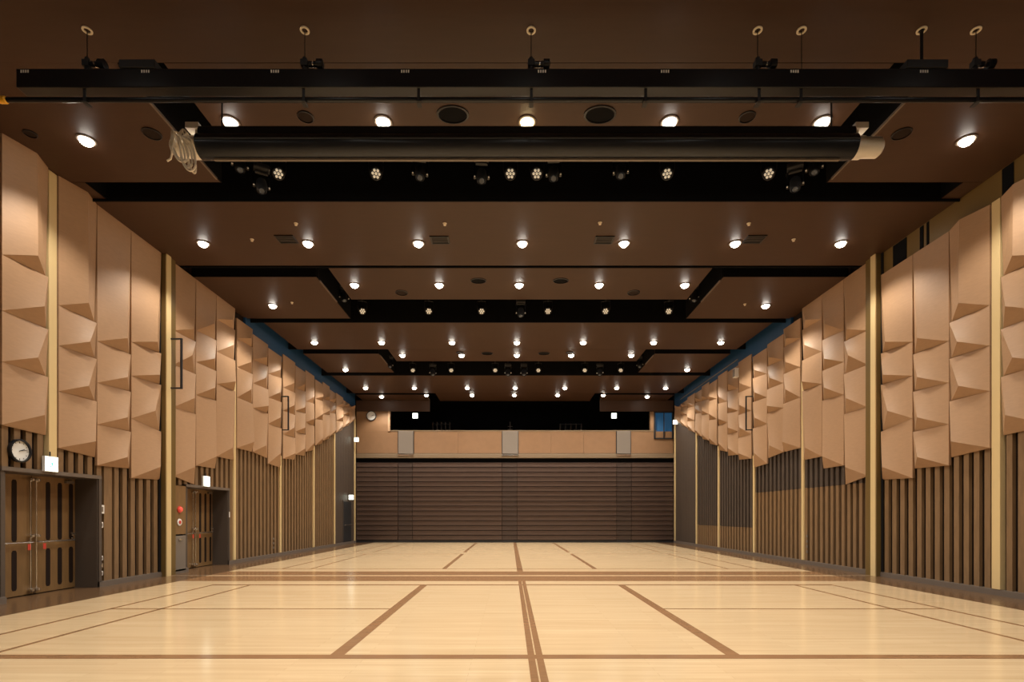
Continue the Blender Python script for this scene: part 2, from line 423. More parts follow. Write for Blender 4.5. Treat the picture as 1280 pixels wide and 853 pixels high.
# ------------------------------------------------------------------ ceiling
cl = struct('ceiling', BX(-W-.2, W+.2, YF, 34, 9.15, 9.3), 'void', label='dark ceiling deck above brown suspended panels')
def cpanel(x0, x1, y0, y1, z=CZ, t=.28):
    bm = BX(x0, x1, y0, y1, z, z+t); return obj('ceiling_panel', bm, 'ceil', cl)
E = W+.06
# first field
cpanel(-E, E, YF, 7.4); cpanel(-5.2, 5.2, 7.41, 9.2)
for s in (-1, 1):
    a, b = sorted((s*5.86, s*E)); cpanel(a, b, 7.401, 10.05)
    a, b = sorted((s*8.5, s*E)); cpanel(a, b, 10.06, 10.6)
cpanel(-E, E, 10.61, 13.4)
cpanel(-5.0, 5.0, 13.55, 15.5)
cpanel(-8.5, 8.5, 17.25, 20.15); cpanel(-5.0, 5.0, 20.16, 21.7)
cpanel(-8.5, 8.5, 23.75, 27.35); cpanel(-4.2, 4.2, 27.36, YB+.2)
for s in (-1, 1):
    a, b = sorted((s*5.5, s*E)); cpanel(a, b, 14.05, 17.0)
    a, b = sorted((s*5.5, s*8.5)); cpanel(a, b, 20.7, 23.4)
    a, b = sorted((s*4.75, s*8.5)); cpanel(a, b, 27.7, YB-.02)
# black upstand faces around the slots
def upstand(x0, x1, y0, y1, z0=7.93, z1=9.14): return obj('slot_lining', BX(x0, x1, y0, y1, z0, z1), 'void', cl)
for y in (10.6, 17.24, 23.74, 13.54, 27.355): upstand(-E+.01, E-.01, y-.03, y, 7.955 if y in (13.54,27.355) else 7.90)
for y in (9.205, 15.505, 21.705): upstand(-4.99, 4.99, y, y+.02, 7.96)
for y in (13.405, 20.155, 10.055):
    for s in (-1, 1):
        a, b = sorted((s*5.86, s*(E-.02))); upstand(a, b, y, y+.02, 7.96)
for s in (-1, 1):
    for a, y0, y1 in ((5.86,7.41,10.05),(5.2,7.41,9.2),(5.49,14.05,17.0),(5.01,13.6,15.5),(5.49,20.7,23.4),(5.01,20.2,21.7)):
        x = s*a; upstand(min(x, x-s*.02), max(x, x-s*.02), y0, y1, 7.94 if a>5.3 else 7.96)
    # pale edge trims along the lighting slots
    for a, y0, y1 in ((5.87,7.45,9.9),(5.48,14.2,15.6),(5.48,20.8,22.0),(4.74,27.8,28.8)):
        x = s*a; obj('slot_edge_trim', BX(x, x-s*.03, y0, y1, 7.90, 7.94), 'base', cl)

for s in (-1, 1):
    for Y, x0, x1 in ((14.05, 5.5, 8.86), (20.7, 5.5, 8.49), (27.7, 4.76, 8.49), (10.61, 8.5, 8.9)):
        a, b = sorted((s*x0, s*x1)); upstand(a, b, Y-.02, Y-.001, 7.95, 8.24)
    a, b = sorted((s*8.499, s*8.48)); upstand(a, b, 10.06, 10.6, 7.95)
# downlights
def make_downlight(warm=False):
    t = thing('downlight', '', 'downlight')
    bm = bmesh.new(); lathe(bm, [(.105,0),(.15,0),(.15,-.012),(.13,-.02),(.105,-.014)], n=24, closed=True); obj('trim_ring', bm, 'base', t, True)
    bm = bmesh.new(); lathe(bm, [(.106,-.001),(.105,-.02),(.09,-.055),(.06,-.08),(.02,-.09)], n=24); obj('lens', bm, 'warmlens' if warm else 'lens', t, True)
    l = bpy.data.lights.new('downlight_lamp', 'SPOT'); l.energy = LAMP_W*(.5 if warm else 1); l.color = (1, .80, .55) if warm else (1, .925, .81)
    l.spot_size = math.radians(122); l.spot_blend = .5; l.shadow_soft_size = .08
    lo = bpy.data.objects.new('downlight_lamp', l); COL.objects.link(lo); lo.parent = t; lo.location = (0, 0, -.11)
    return t
rows = [
 ('above and behind the wide screen roll', 8.5, CZ, [288,479,'W659',837,1028], 152),
 ('on the broad ceiling field past the roll', 12.3, CZ, [254,385,523,653,780,919,1051], 304),
 ('on the second centre panel', None, CZ, [443,549,649,749,856], 356),
 ('at the near side of the third field', None, CZ, [393,477,565,646,729,817,901], 428),
 ('before the third recess', None, CZ, [503,577,646,714,789], 444),
 ('across the fourth ceiling field', None, CZ, [457,518,584,644,706,771,832], 485),
 ('closest to the balcony', None, CZ, [533,590,643,697,754], 494),
]
ordn = ['leftmost', 'second from left', 'third from left', 'fourth from left', 'fifth from left', 'sixth from left', 'rightmost']
base_dl = None; base_warm = None; nrow = 0
def put_downlight(X, Y, label, warm=False):
    global base_dl, base_warm
    src = base_warm if warm else base_dl
    if src is None:
        src = make_downlight(warm)
        if warm: base_warm = src
        else: base_dl = src
        src.location = (X, Y, CZ); t = src
    else: t = copytree(src, (X, Y, CZ))
    t['label'] = label; t['group'] = 'recessed ceiling downlights'
    return t
for desc, Y, z, xs, py in rows:
    Y = ceil_y(py, z)
    for i, x in enumerate(xs):
        warm = isinstance(x, str); xx = float(x[1:]) if warm else x
        X = at(xx, py, Y)[0]
        o_ = ordn[i] if i < len(xs)-1 else 'rightmost'
        put_downlight(X, Y, ('warm yellow downlight in the middle of the row ' if warm else 'white downlight, '+o_+' of the row ')+desc, warm)
for (x, y, d) in ((108,175,'beside the left wall, nearest'),(341,382,'by left wall, level with the second recess'),(432,462,'by left wall, level with the third recess'),(477,503,'at far left corner above the clock'),
                  (1208,175,'beside the right wall, nearest'),(957,382,'by right wall, level with the second recess'),(859,462,'by right wall, level with the third recess'),(809,503,'at far right corner above the blue window')):
    Y = min(ceil_y(y, CZ), 28.1); put_downlight(at(x, y, Y)[0], Y, 'white downlight '+d)
# lamps of the same kind behind the visible field, which light the near floor
for Y in (5.0, 1.6):
    for X in (-6, -3, 0, 3, 6):
        t = put_downlight(X, Y, 'downlight over the near floor, %s, %s row before the beam' % (ordn[[-6,-3,0,3,6].index(X)] if X < 6 else 'rightmost', {5.0:'first',1.6:'second',-1.5:'third'}[Y])); t['group'] = 'downlights over the near floor'

# ceiling speakers, detectors, hatches
def disc_thing(name, x, y, rx, m, label, cat, zoff=0, group=None):
    Y = ceil_y(y, CZ); X = at(x, y, Y)[0]
    t = thing(name, label, cat, (X, Y, CZ), group=group)
    bm = bmesh.new(); lathe(bm, [(rx*.88,0),(rx,0),(rx,-.015),(rx*.88,-.02)], n=28, closed=True); obj('rim', bm, 'black', t, True)
    bm = bmesh.new(); lathe(bm, [(rx*.87,-.001),(rx*.87,-.006),(rx*.3,-.010)], n=28); obj('grille', bm, m, t, True)
    return t
for x, y, r, lab in ((566,143,.26,'large round black ceiling speaker left of the middle, above the roll'),(750,143,.26,'large round black ceiling speaker right of the middle, above the roll'),
                     (598,351,.22,'round black ceiling speaker left of the middle, second centre panel'),(701,351,.22,'round black ceiling speaker right of the middle, second centre panel'),
                     (609,442,.24,'round black ceiling speaker left of the middle, third field'),(680,442,.24,'round black ceiling speaker right of the middle, third field')):
    disc_thing('ceiling_speaker', x, y, r, 'void', lab, 'speaker', group='ceiling speakers').scale = (1, .74, 1)
for x, y, r, lab in ((382,146,.13,'small dark ceiling disc left, between beam and roll'),(934,146,.13,'small dark ceiling disc right, between beam and roll'),
                     (190,167,.15,'small dark ceiling disc between nearest left downlight and dark slot'),(1127,167,.15,'small dark ceiling disc between right slot and nearest right downlight'),
                     (38,167,.1,'small dark ceiling disc near the left wall, nearest'),
                     (502,366,.18,'dark ceiling disc left, near second recess'),(792,366,.18,'dark ceiling disc right, near second recess'),
                     (575,441,.16,'dark ceiling disc left of the speaker, third field'),(712,441,.16,'dark ceiling disc right of the speaker, third field')):
    disc_thing('ceiling_vent', x, y, r, 'back', lab, 'vent', group='small ceiling discs')
for x, y, lab in ((358,299,'leftmost of the four ceiling hatches'),(550,300,'second from left of the four ceiling hatches'),(755,300,'third from left of the four ceiling hatches'),(943,299,'rightmost of the four ceiling hatches')):
    Y = ceil_y(y, CZ); X = at(x, y, Y)[0]
    t = thing('ceiling_hatch', 'small dark rectangular air hatch, '+lab, 'hatch', (X, Y, CZ), group='ceiling hatches')
    bm = bmesh.new()
    for a in ((-.22,-.19,-.17,.17),(.19,.22,-.17,.17),(-.19,.19,-.17,-.14),(-.19,.19,.14,.17)): box(bm, *a, -.02, 0)
    obj('hatch_frame', bm, 'black', t); obj('hatch_plate', BX(-.189,.189,-.139,.139,-.008,-.001), 'niche', t)
    for i in range(5): obj('louvre', BX(-.18,.18,-.12+i*.055,-.10+i*.055,-.018,-.0085), 'matblack', t)
for i, (x, y) in enumerate(((315,299),(370,279),(556,279),(992,299),(936,279),(750,278),(365,378),(931,380))):
    Y = ceil_y(y, CZ); X = at(x, y, Y)[0]
    bm = bmesh.new(); lathe(bm, [(.035,0),(.045,-.008),(.02,-.04),(.03,-.05)], n=12)
    o = obj('sprinkler', bm, 'ring', None, True); o.location = (X, Y, CZ)
    tag(o, 'tiny pale sprinkler head on the ceiling, '+('outer left on the broad field','upper left on the broad field','left of centre on the broad field','outer right on the broad field','upper right on the broad field','right of centre on the broad field','beside the far left lone downlight','beside the far right lone downlight')[i], 'sprinkler', 'sprinkler heads')

# ------------------------------------------------------------------ hanging black beam with its cable pipe
YBm = 6.9
def bx_(x): return at(x, 0, YBm)[0]
def bz_(y): return at(0, y, YBm)[2]
beam = thing('lighting_batten', 'long black lighting beam with glossy pipe hung nearest the camera', 'batten', (0, YBm, bz_(103)))
def inbeam(o):
    o.location = Vector((0,0,0))-Vector((0, YBm, bz_(103))); return o
inbeam(obj('beam', BX(bx_(27), bx_(1420), YBm-.08, YBm+.08, bz_(115), bz_(92)), 'black', beam, bevel=.01))
bm = bmesh.new(); cyl(bm, (bx_(8), YBm, bz_(125)), (bx_(1420), YBm, bz_(125)), .032, n=14); inbeam(obj('pipe', bm, 'black', beam, True))
bm = bmesh.new(); lathe(bm, [(.04,0),(.045,.02),(.045,.10),(.03,.12)], (bx_(-2), YBm, bz_(125)), 'X', 14); inbeam(obj('end_cap', bm, 'yellow', beam, True))
for x in (109,381,524,664,806,947,999,1219):
    bm = bmesh.new(); box(bm, bx_(x)-.018, bx_(x)+.018, YBm-.05, YBm-.035, bz_(131), bz_(100)); box(bm, bx_(x)-.03, bx_(x)+.03, YBm-.06, YBm+.05, bz_(131), bz_(130)); inbeam(obj('clamp', bm, 'matblack', beam))
for a, b in ((155,200),(1127,1178)):
    inbeam(obj('junction_box', BX(bx_(a), bx_(b), YBm-.1, YBm+.1, bz_(92)+.001, bz_(82)), 'matblack', beam, bevel=.01))
for i, x in enumerate((38,187,347,508,677,829,989,1149)):
    for k in range(4):
        X = bx_(x)-.045+k*.03
        inbeam(obj('label_mark', BX(X-.009, X+.009, YBm-.0835, YBm-.0812, bz_(97.5), bz_(94)), 'white', beam))
for i, (x, lab) in enumerate(((109,'first from left'),(381,'second from left'),(664,'in the middle, third from left'),(947,'fourth from left'),(1219,'last on the right'))):
    t = thing('winch_sensor', 'black clamp unit with short horizontal cylinder on the beam, '+lab, 'clamp unit', (bx_(x), YBm, bz_(92)+.002), group='clamp units on the beam')
    bm = bmesh.new(); cyl(bm, (0,0,0), (0,0,.2), .03, n=10); box(bm, -.045, .045, -.04, .04, .08, .16); obj('stem', bm, 'matblack', t, True)
    bm = bmesh.new(); lathe(bm, [(.02,.04),(.035,.05),(.035,.16),(.06,.165),(.06,.24),(.03,.25)], (0,0,.12), 'X', 16); obj('cylinder', bm, 'black', t, True)
    bm = bmesh.new(); lathe(bm, [(.02,.1),(.037,.105),(.037,.12),(.02,.125)], (0,0,.12), 'X', 16); obj('band', bm, 'steel', t, True)
for i, (x, lab) in enumerate(((109,'far left'),(381,'left of centre'),(664,'in the middle'),(947,'right of centre, over a clamp unit'),(1002,'right of centre with bare wire'),(1152,'over the right junction box'),(1220,'far right'))):
    X = bx_(x); t = thing('wire_ring', 'cream ceiling ring with black hanging wire, '+lab, 'ring', (X, YBm, CZ), group='ceiling rings with wires')
    bm = bmesh.new(); lathe(bm, [(.038,0),(.062,0),(.062,-.014),(.038,-.014)], n=20, closed=True); obj('ring', bm, 'ring', t, True)
    bm = bmesh.new(); zt = (bz_(82)+.004 if x == 1152 else bz_(92)+.003 if x == 1002 else bz_(92)+.206)-CZ
    cyl(bm, (0,0,.05), (0,0,zt), .006 if x != 1152 else .02, n=6); obj('wire', bm, 'black', t)

# ------------------------------------------------------------------ motorised screen roll
YR = 7.6; z0r = at(0,197,YR)[2]; zr = at(0,184,YR)[2]; XL = -4.79; XR = 4.74
roll = thing('projection_screen_roll', 'very wide black roller screen case hung across the hall', 'screen', (0, YR, zr))
bm = bmesh.new(); cyl(bm, (XL, 0, 0), (XR, 0, 0), .17, n=32); obj('roller_tube', bm, 'screen', roll, True)
bm = BX(XL, XR, -.10, .14, .10, .245); obj('top_case', bm, 'screen', roll, bevel=.02)
bm = BX(XL, XR, -.180, -.166, .0, .014); obj('case_highlight', bm, 'glintgrey', roll);  # added strip that paints the highlight line along the glossy casing
obj('bottom_bar', BX(XL+.2, XR-.2, -.02, .02, -.20, -.168), 'grey', roll, bevel=.004)
for s, x in ((-1, XL), (1, XR)):
    bm = bmesh.new(); box(bm, x, x+s*.05, -.06, .06, -.02, .30); box(bm, x-s*.02, x+s*.17, -.1, .1, .21, .30)
    obj('hanger_bracket', bm, 'brass', roll, bevel=.008)
    bm = bmesh.new(); lathe(bm, [(.10,0),(.15,.01*s),(.15,.12*s),(.135,.13*s),(.135,.36*s),(.10,.40*s)], (x+s*.0, 0, -.01), 'X', 24)
    obj('motor_end', bm, 'brass', roll, True)
    bm = bmesh.new(); cyl(bm, (x-s*.3, .02, .24), (x-s*.3, .02, CZ-zr+.0), .012, n=8); obj('hanging_rod', bm, 'matblack', roll)
# coil of rope over the left end
rope = thing('rope_coil', 'coil of cream rope hanging over the left end of the screen roll', 'rope', (XL-.17, YR, zr))
for k in range(7):
    bm = bmesh.new(); pts = []; x0 = -.12+k*.034; sw = .05+.03*(k % 3); zt_ = .10-.012*((k*4) % 5); zb_ = -.32-.035*k-.02*(k % 2); lean = .13
    for i in range(33):
        a = 2*PI*i/32; c = (1-math.cos(a))/2            # 0 at the top, 1 at the bottom
        pts.append((x0+lean*c+sw*math.sin(a)*(.55+.6*c), -.185-.013*(k % 3)-.04*math.sin(a*.5), zt_+(zb_-zt_)*c))
    tube(bm, pts, .0135, 6); obj('rope_loop', bm, 'cream', rope, True)
bm = bmesh.new(); tube(bm, [(-.12,-.19,.08),(-.135,-.21,-.1),(-.12,-.2,-.24),(-.14,-.2,-.31),(-.19,-.2,-.34)], .014, 6); obj('rope_tail', bm, 'cream', rope, True)
bm = bmesh.new(); tube(bm, [(.12,-.22,.04),(.06,-.23,-.02),(.12,-.24,-.07),(.18,-.235,-.12),(.13,-.22,-.03)], .022, 6); obj('rope_knot', bm, 'cream', rope, True)

# ------------------------------------------------------------------ stage lamps in the ceiling recesses
def tilt(bm, ang):
    bmesh.ops.rotate(bm, verts=bm.verts[:], cent=(0,0,0), matrix=Matrix.Rotation(ang, 3, 'X')); return bm
TP = -math.radians(50); TM = -math.radians(28)
def make_par():
    t = thing('led_par_lamp', '', 'stage lamp')
    bm = bmesh.new(); lathe(bm, [(.05,.26),(.10,.2),(.115,.02),(.12,0),(.10,-.02),(.098,.005)], n=20); obj('can', tilt(bm, TP), 'matblack', t, True)
    for k in range(7):
        a = k*PI/3; r = 0 if k == 6 else .062
        bm = bmesh.new(); lathe(bm, [(.026,.0),(.026,-.018),(.014,-.024)], (r*math.cos(a), r*math.sin(a), -.006), 'Z', 10); obj('led_lens', tilt(bm, TP), 'led', t, True)
    bm = bmesh.new(); tube(bm, [(-.115,0,0),(-.14,0,.1),(-.14,0,.30),(0,0,.32),(.14,0,.30),(.14,0,.1),(.115,0,0)], .012, 6); obj('yoke', bm, 'matblack', t, True)
    bm = BX(-.025,.025,-.03,.03,.30,.40); obj('hook_clamp', bm, 'matblack', t)
    return t
def make_mover():
    t = thing('moving_head_lamp', '', 'stage lamp')
    bm = BX(-.14,.14,-.12,.12,.281,.38); obj('base', bm, 'matblack', t, bevel=.02)
    bm = bmesh.new(); tube(bm, [(-.13,0,-.04),(-.135,0,.24),(-.08,0,.27),(.08,0,.27),(.135,0,.24),(.13,0,-.04)], .024, 8); obj('yoke', bm, 'black', t, True)
    bm = bmesh.new(); lathe(bm, [(.04,.16),(.09,.13),(.105,0),(.09,-.12),(.075,-.15),(.07,-.13)], n=18); obj('head', tilt(bm, TM), 'matblack', t, True)
    bm = bmesh.new(); lathe(bm, [(.066,-.128),(.05,-.145),(.01,-.15)], n=16); obj('lens', tilt(bm, TM), 'glassd', t, True)
    for s in (-1, 1):
        bm = bmesh.new(); lathe(bm, [(.008,.0),(.018,-.004),(.012,-.018)], (s*.133,-.024,-.02), 'Y', 8); obj('knob', bm, 'white', t, True)
    return t
par0 = make_par(); mov0 = make_mover(); used = {'p':0,'m':0}
ordl = ['first','second','third','fourth','fifth','sixth','seventh','eighth']
def lamps(kind, xs, y, Y, where, group, dz=0.):
    for i, q in enumerate(xs):
        x, yy = q if isinstance(q, tuple) else (q, y)
        p = at(x, yy, Y); src = par0 if kind == 'p' else mov0
        rz = -math.atan2(p[0], 12)*1.2
        lab = ('round lamp with seven pale lenses, ' if kind == 'p' else 'black moving head lamp, ')+ordl[i]+' from left of its kind in the '+where
        if used[kind] == 0: src.location = p; src.rotation_euler = (0, 0, rz); t = src
        else: t = copytree(src, p, (0, 0, rz))
        used[kind] += 1; t['label'] = lab; t['group'] = group
        if kind == 'm':
            bm = bmesh.new(); cyl(bm, (0,0,.375), (0,0,9.149-p[2]), .014, n=6); obj('drop_stem', bm, 'matblack', t)
def pipe(Y, z, x0, x1, lab):
    t = thing('lighting_pipe', lab, 'pipe', (0, Y, z))
    bm = bmesh.new(); cyl(bm, (x0,0,0), (x1,0,0), .025, n=10); obj('pipe', bm, 'matblack', t, True)
    for i in range(7):
        x = x0+(x1-x0)*(i+.5)/7
        bm = bmesh.new(); cyl(bm, (x,0,.02), (x,0,9.149-z), .012, n=6); obj('drop_rod', bm, 'matblack', t)
    return t
def recess(Y, y, x1, word, xs, ms, Ym):
    pipe(Y, at(0,y,Y)[2]+.422, -x1, x1, 'black pipe carrying round stage lamps in the '+word+' ceiling recess')
    lamps('p', xs, y, Y, word+' recess', 'lamps in the '+word+' recess')
    lamps('m', ms, 0, Ym, word+' recess', 'lamps in the '+word+' recess')
recess(10.2, 217, 5.1, 'nearest', [348,470,638,671,834,961], [(300,207),(327,233),(525,217),(602,221),(692,218),(776,215),(994,231),(1018,210)], 9.9)
recess(16.5, 389, 4.9, 'second', [453,536,602,685,757,836], [(409,357),(430,372),(651,391),(868,372),(887,357)], 15.9)
recess(23.0, 463, 4.9, 'third', [516,564,619,673,731,776], [(487,456),(541,466),(635,466),(655,466),(750,466),(800,456)], 22.5)

# ------------------------------------------------------------------ back wall: retracted seating, balcony, gallery
def zb(y): return CH+(VY-y)/F*YB
def xb(x): return (x-VX)/F*YB+CX
seat = thing('retractable_seating', 'closed wall of brown retractable seating tiers beneath the balcony', 'seating', (0, YB, 0))
n = 16; zt = zb(578.5); zs = .14; ph = (zt-zs)/n
ais = [(xb(497.5), xb(516)), (xb(627.5), xb(646.5)), (xb(770.5), xb(789))]
xs = [-W+.02]+[q for a in ais for q in a]+[W-.02]
def tier_bm(w_, proud=0.):
    bm = bmesh.new(); box(bm, 0, w_, -.06-proud, .3, .028, ph-.02); box(bm, 0, w_, .0, .3, 0, .028); box(bm, 0, w_, -.085-proud, .0, ph-.05, ph-.02); return bm
for k in range(0, 7):
    x0, x1 = xs[k], xs[k+1]; aisle = k % 2 == 1
    src = None
    for i in range(n):
        if src is None:
            src = obj('aisle_step' if aisle else 'tier_panel', tier_bm(x1-x0-.02, -.03 if aisle else 0), 'seatdark' if aisle else 'seat', seat); src.location = (x0+.01, 0, zs+i*ph)
        else: inst(src, seat, (x0+.01, 0, zs+i*ph))
obj('kick_board', BX(-W+.02, W-.02, -.02, .3, 0, zs-.01), 'matblack', seat)
wb = struct('wall_back', BX(-W-.2, W+.2, YB+.32, YB+.45, 0, zb(541)), 'taupe', label='back wall with tan balcony front over the seating')
obj('shadow_gap', BX(-W, W, YB+.12, YB+.318, zb(578), zb(572.5)), 'void', wb)
obj('balcony_fascia', BX(-W, W, YB-.06, YB+.318, zb(573), zb(568.5)), 'taupe', wb, bevel=.01)
obj('balcony_slab', BX(-W, W, YB+.02, YB+.318, zb(568.4), zb(567)), 'taupe', wb)
piers = [(498,516.5),(628,647.5),(771,788)]
px_ = [445]+[q for a in piers for q in a]+[842]
for k in range(0, 7, 2):
    x0, x1 = xb(px_[k])+.03, xb(px_[k+1])-.03
    if k == 0: x0 = -W+.01
    if k == 6: x1 = W-.01
    m_ = max(1, round((x1-x0)/2.0))
    for i in range(m_):
        a = x0+(x1-x0)*i/m_; b = x0+(x1-x0)*(i+1)/m_
        obj('balcony_panel', BX(a+.004, b-.004, YB+.04, YB+.318, zb(566.8), zb(539.5)), 'balc', wb)
for a, b in piers:
    p = obj('balcony_pier', BX(xb(a), xb(b), YB-.02, YB+.318, zb(567.5), zb(539)), 'grey', wb, bevel=.01)
    obj('pier_joint', BX(xb(a)-.028, xb(a)-.002, YB+.0, YB+.3, zb(567.5), zb(539)), 'matblack', wb)
    obj('pier_joint', BX(xb(b)+.002, xb(b)+.028, YB+.0, YB+.3, zb(567.5), zb(539)), 'matblack', wb)
    obj('pier_foot', BX(xb(a)-.02, xb(b)+.02, YB-.10, YB-.061, zb(570), zb(568.6)), 'steel', wb)
obj('balcony_cap', BX(xb(487), xb(820), YB+.02, YB+.318, zb(539.4), zb(538)), 'taupe', wb)
# side cheeks of the back wall up to the ceiling
obj('wall_cheek', BX(-W+.01, xb(487), YB+.05, YB+.318, zb(539.4), CZ-.01), 'balc', wb)
obj('wall_cheek_edge', BX(xb(486)-.05, xb(487.5), YB+.0, YB+.049, zb(539.4), zb(514)), 'tan', wb)
bm = bmesh.new(); box(bm, xb(813.5), xb(818), YB+.05, YB+.318, zb(539.4), CZ-.01); box(bm, xb(818), W-.01, YB+.05, YB+.318, zb(515.5), CZ-.01)
obj('wall_cheek', bm, 'balc', wb)
# window on the right
w1 = struct('window_1', BX(xb(818)+.02, W-.04, YB+.2, YB+.24, zb(548)+.0, zb(515.5)), 'bluewin', label='dark blue control window at the right end of the balcony')
for a, b, c, d in ((xb(817.5), xb(819.2), zb(549), zb(515)), (W-.1, W-.02, zb(549), zb(515)), (xb(829.5), xb(830.5), zb(548), zb(515.5)), (xb(818), W-.02, zb(549), zb(547.6)), (xb(818), W-.02, zb(516.3), zb(515))):
    obj('window_frame', BX(a, b, YB-.01 if d-c < .5 or True else 0, YB+.04, c, d), 'matblack', w1)
# ceiling soffits at the ends of the opening
obj('soffit', BX(-4.75, -W+.02, YB-.0, YB+.04, zb(514.5), CZ), 'ceil', wb)
obj('soffit', BX(4.75, W-.02, YB-.0, YB+.04, zb(514.5), CZ), 'ceil', wb)
# gallery room
bm = bmesh.new(); box(bm, -W-.2, W+.2, 33, 33.1, 4.5, 9.1); box(bm, -W-.1, W+.1, YB+.46, 33, zb(541)-.9, zb(541)-.8)
for s in (-1, 1): box(bm, s*(W-.3), s*(W+.06), YB+.46, 33, 4.5, 9.1)
gal = struct('wall_gallery', bm, 'void'); gal.name = 'wall_rear'
gal['label'] = 'black room behind the balcony front'
# dim things in the gallery
for i, (x, wd, hh, lab) in enumerate(((552,1.0,.95,'dark equipment rack on the left half of the gallery'),(714,1.25,.85,'dark equipment rack on the right half of the gallery'))):
    t = thing('equipment_rack', lab, 'rack', (xb(x)*31/29, 31, zb(541)-.8))
    bm = bmesh.new()
    for k in range(5): box(bm, -wd/2+k*wd/4-.02, -wd/2+k*wd/4+.02, 0, .5, 0, .8+hh)
    obj('upright', bm, 'niche', t); bm = bmesh.new()
    for k in range(4): box(bm, -wd/2, wd/2, .05, .45, .4+k*.4, .44+k*.4)
    obj('shelf', bm, 'matblack', t)
t = thing('tripod_stand', 'thin grey stand in the dark gallery behind the middle pier', 'stand', (xb(638)*31/29, 31, zb(541)-.8))
bm = bmesh.new(); cyl(bm, (0,0,0), (0,0,1.75), .02, n=8); obj('pole', bm, 'grey', t)
for k in range(3):
    obj('cross_bar', BX(-.14,.14,-.02,.0,1.1+k*.18,1.13+k*.18), 'grey', t)

# ------------------------------------------------------------------ exit signs, clocks, switches
def exit_sign(loc, s, size, lab, rot=None, group='lit exit signs'):
    t = thing('exit_sign', lab, 'exit sign', loc, rot if rot else (0, 0, s*PI/2), group)
    # local: faces -Y after rotation -> into the room
    h = size; obj('housing', BX(-h/2-.012, h/2+.012, 0, .05, -h/2-.012, h/2+.012), 'white', t)
    obj('lit_face', BX(-h/2, h/2, -.006, -.001, -h/2, h/2), 'sign', t)
    # running figure, door and ground line of the usual pictogram
    bm = bmesh.new()
    q = h*.5
    for a in ((-.1*q,.12*q,-.25*q,.25*q),(-.35*q,-.1*q,.12*q,.22*q),(.12*q,.35*q,.0,.1*q),(-.3*q,-.05*q,-.5*q,-.3*q),(.05*q,.15*q,-.6*q,-.25*q),(-.05*q,.12*q,.32*q,.48*q)):
        box(bm, a[0], a[1], -.010, -.0065, a[2], a[3])
    obj('pictogram', bm, 'green', t)
    bm = bmesh.new(); cyl(bm, (0,.03,h/2+.013), (0,.03,h/2+.1), .012, n=6); obj('bracket', bm, 'matblack', t)
    return t
def wl(x, y, p=0.):    # survey point on the left wall
    Y = (WL-p)*F/(VX-x); return (-W+p, Y, zpix(y, Y))
def wr(x, y, p=0.):
    Y = (W-CX-p)*F/(x-VX); return (W-p, Y, zpix(y, Y))
p = wl(64.5, 580.5, .08); exit_sign(p, 1, .26, 'white glowing exit sign above the near double door, beside the clock', (0,0,PI/2))
p = wl(258.5, 602, .08); exit_sign(p, 1, .27, 'white glowing exit sign above the second double door', (0,0,PI/2))
p = wl(440, 546.5, .3); exit_sign((-W+.25, 28.3, p[2]), 1, .22, 'small glowing exit sign high at the far end of left wall', (0,0,0))
exit_sign((-W+.18, 27.6, CH+(VY-622)/F*27.6), 1, .24, 'small glowing exit sign over the far small door', (0,0,0))
exit_sign((W-.12, 28.4, CH+(VY-528)/F*28.4), 1, .22, 'small glowing exit sign high at the far end of right wall', (0,0,0))
exit_sign((at(519,520,31)[0], 31, at(0,520,31)[2]), 1, .30, 'greenish exit sign glowing in the dark gallery, left', (0,0,0))
exit_sign((at(767.5,520,31)[0], 31, at(0,520,31)[2]), 1, .30, 'greenish exit sign glowing in the dark gallery, right', (0,0,0))
def clock(loc, rot, r, lab, hh, mm):
    t = thing('wall_clock', lab, 'clock', loc, rot)
    bm = bmesh.new(); lathe(bm, [(r*.86,0),(r,0),(r,-.05),(r*.86,-.055)], (0,0,0), 'Y', 36, closed=True); obj('rim', bm, 'black', t, True)
    bm = bmesh.new(); lathe(bm, [(r*.87,-.001),(r*.87,-.02)], (0,0,0), 'Y', 36); obj('dial', bm, 'face', t)
    for k in range(12):
        a = k*PI/6; L = .1*r if k % 3 else .16*r; bm = BX(-.02*r,.02*r,-.024,-.0205,.72*r-L/2,.72*r+L/2)
        o = obj('hour_mark', bm, 'black', t); o.rotation_euler = (0, a, 0)
    for nm, L, wd, a in (('hour_hand', .45*r, .05*r, 2*PI*((hh%12)+mm/60)/12), ('minute_hand', .68*r, .035*r, 2*PI*mm/60)):
        o = obj(nm, BX(-wd/2, wd/2, -.032 if nm[0]=='h' else -.036, -.029 if nm[0]=='h' else -.0325, -.1*r, L), 'black', t); o.rotation_euler = (0, a, 0)
    return t
p = wl(24.5, 564, .03); clock((-W+.01, p[1], p[2]), (0,0,PI/2), .205, 'round black-rimmed wall clock over the near double door', 2, 13)
clock((xb(464), YB+.045, zb(520)), (0,0,0), .28, 'round pale clock high on the back wall, left of the gallery', 2, 13)
# fix near clock onto the slat fronts
def plate(name, x, y, hw, hh, m, lab, cat, depth=.02):
    p = wl(x, y); t = thing(name, lab, cat, (-W, p[1], p[2]))
    obj('plate', BX(.001, depth, -hw, hw, -hh, hh), m, t, bevel=.003)
    obj('insert', BX(depth+.0005, depth+.006, -hw*.45, hw*.45, -hh*.6, hh*.6), 'grey' if m == 'white' else 'steel', t)
    return t
plate('intercom', 126.5, 637, .06, .09, 'white', 'white intercom panel right of the near double door', 'intercom')
plate('light_switch', 126, 656.5, .04, .06, 'white', 'small white switch just below the white intercom', 'switch')
plate('wall_socket', 126, 698, .035, .045, 'white', 'topmost of three low sockets right of the near door', 'socket')
plate('wall_socket', 126, 707.5, .035, .045, 'base', 'middle of three low sockets right of the near door', 'socket')
plate('wall_socket', 126, 717, .035, .045, 'white', 'lowest of three low sockets right of the near door', 'socket')
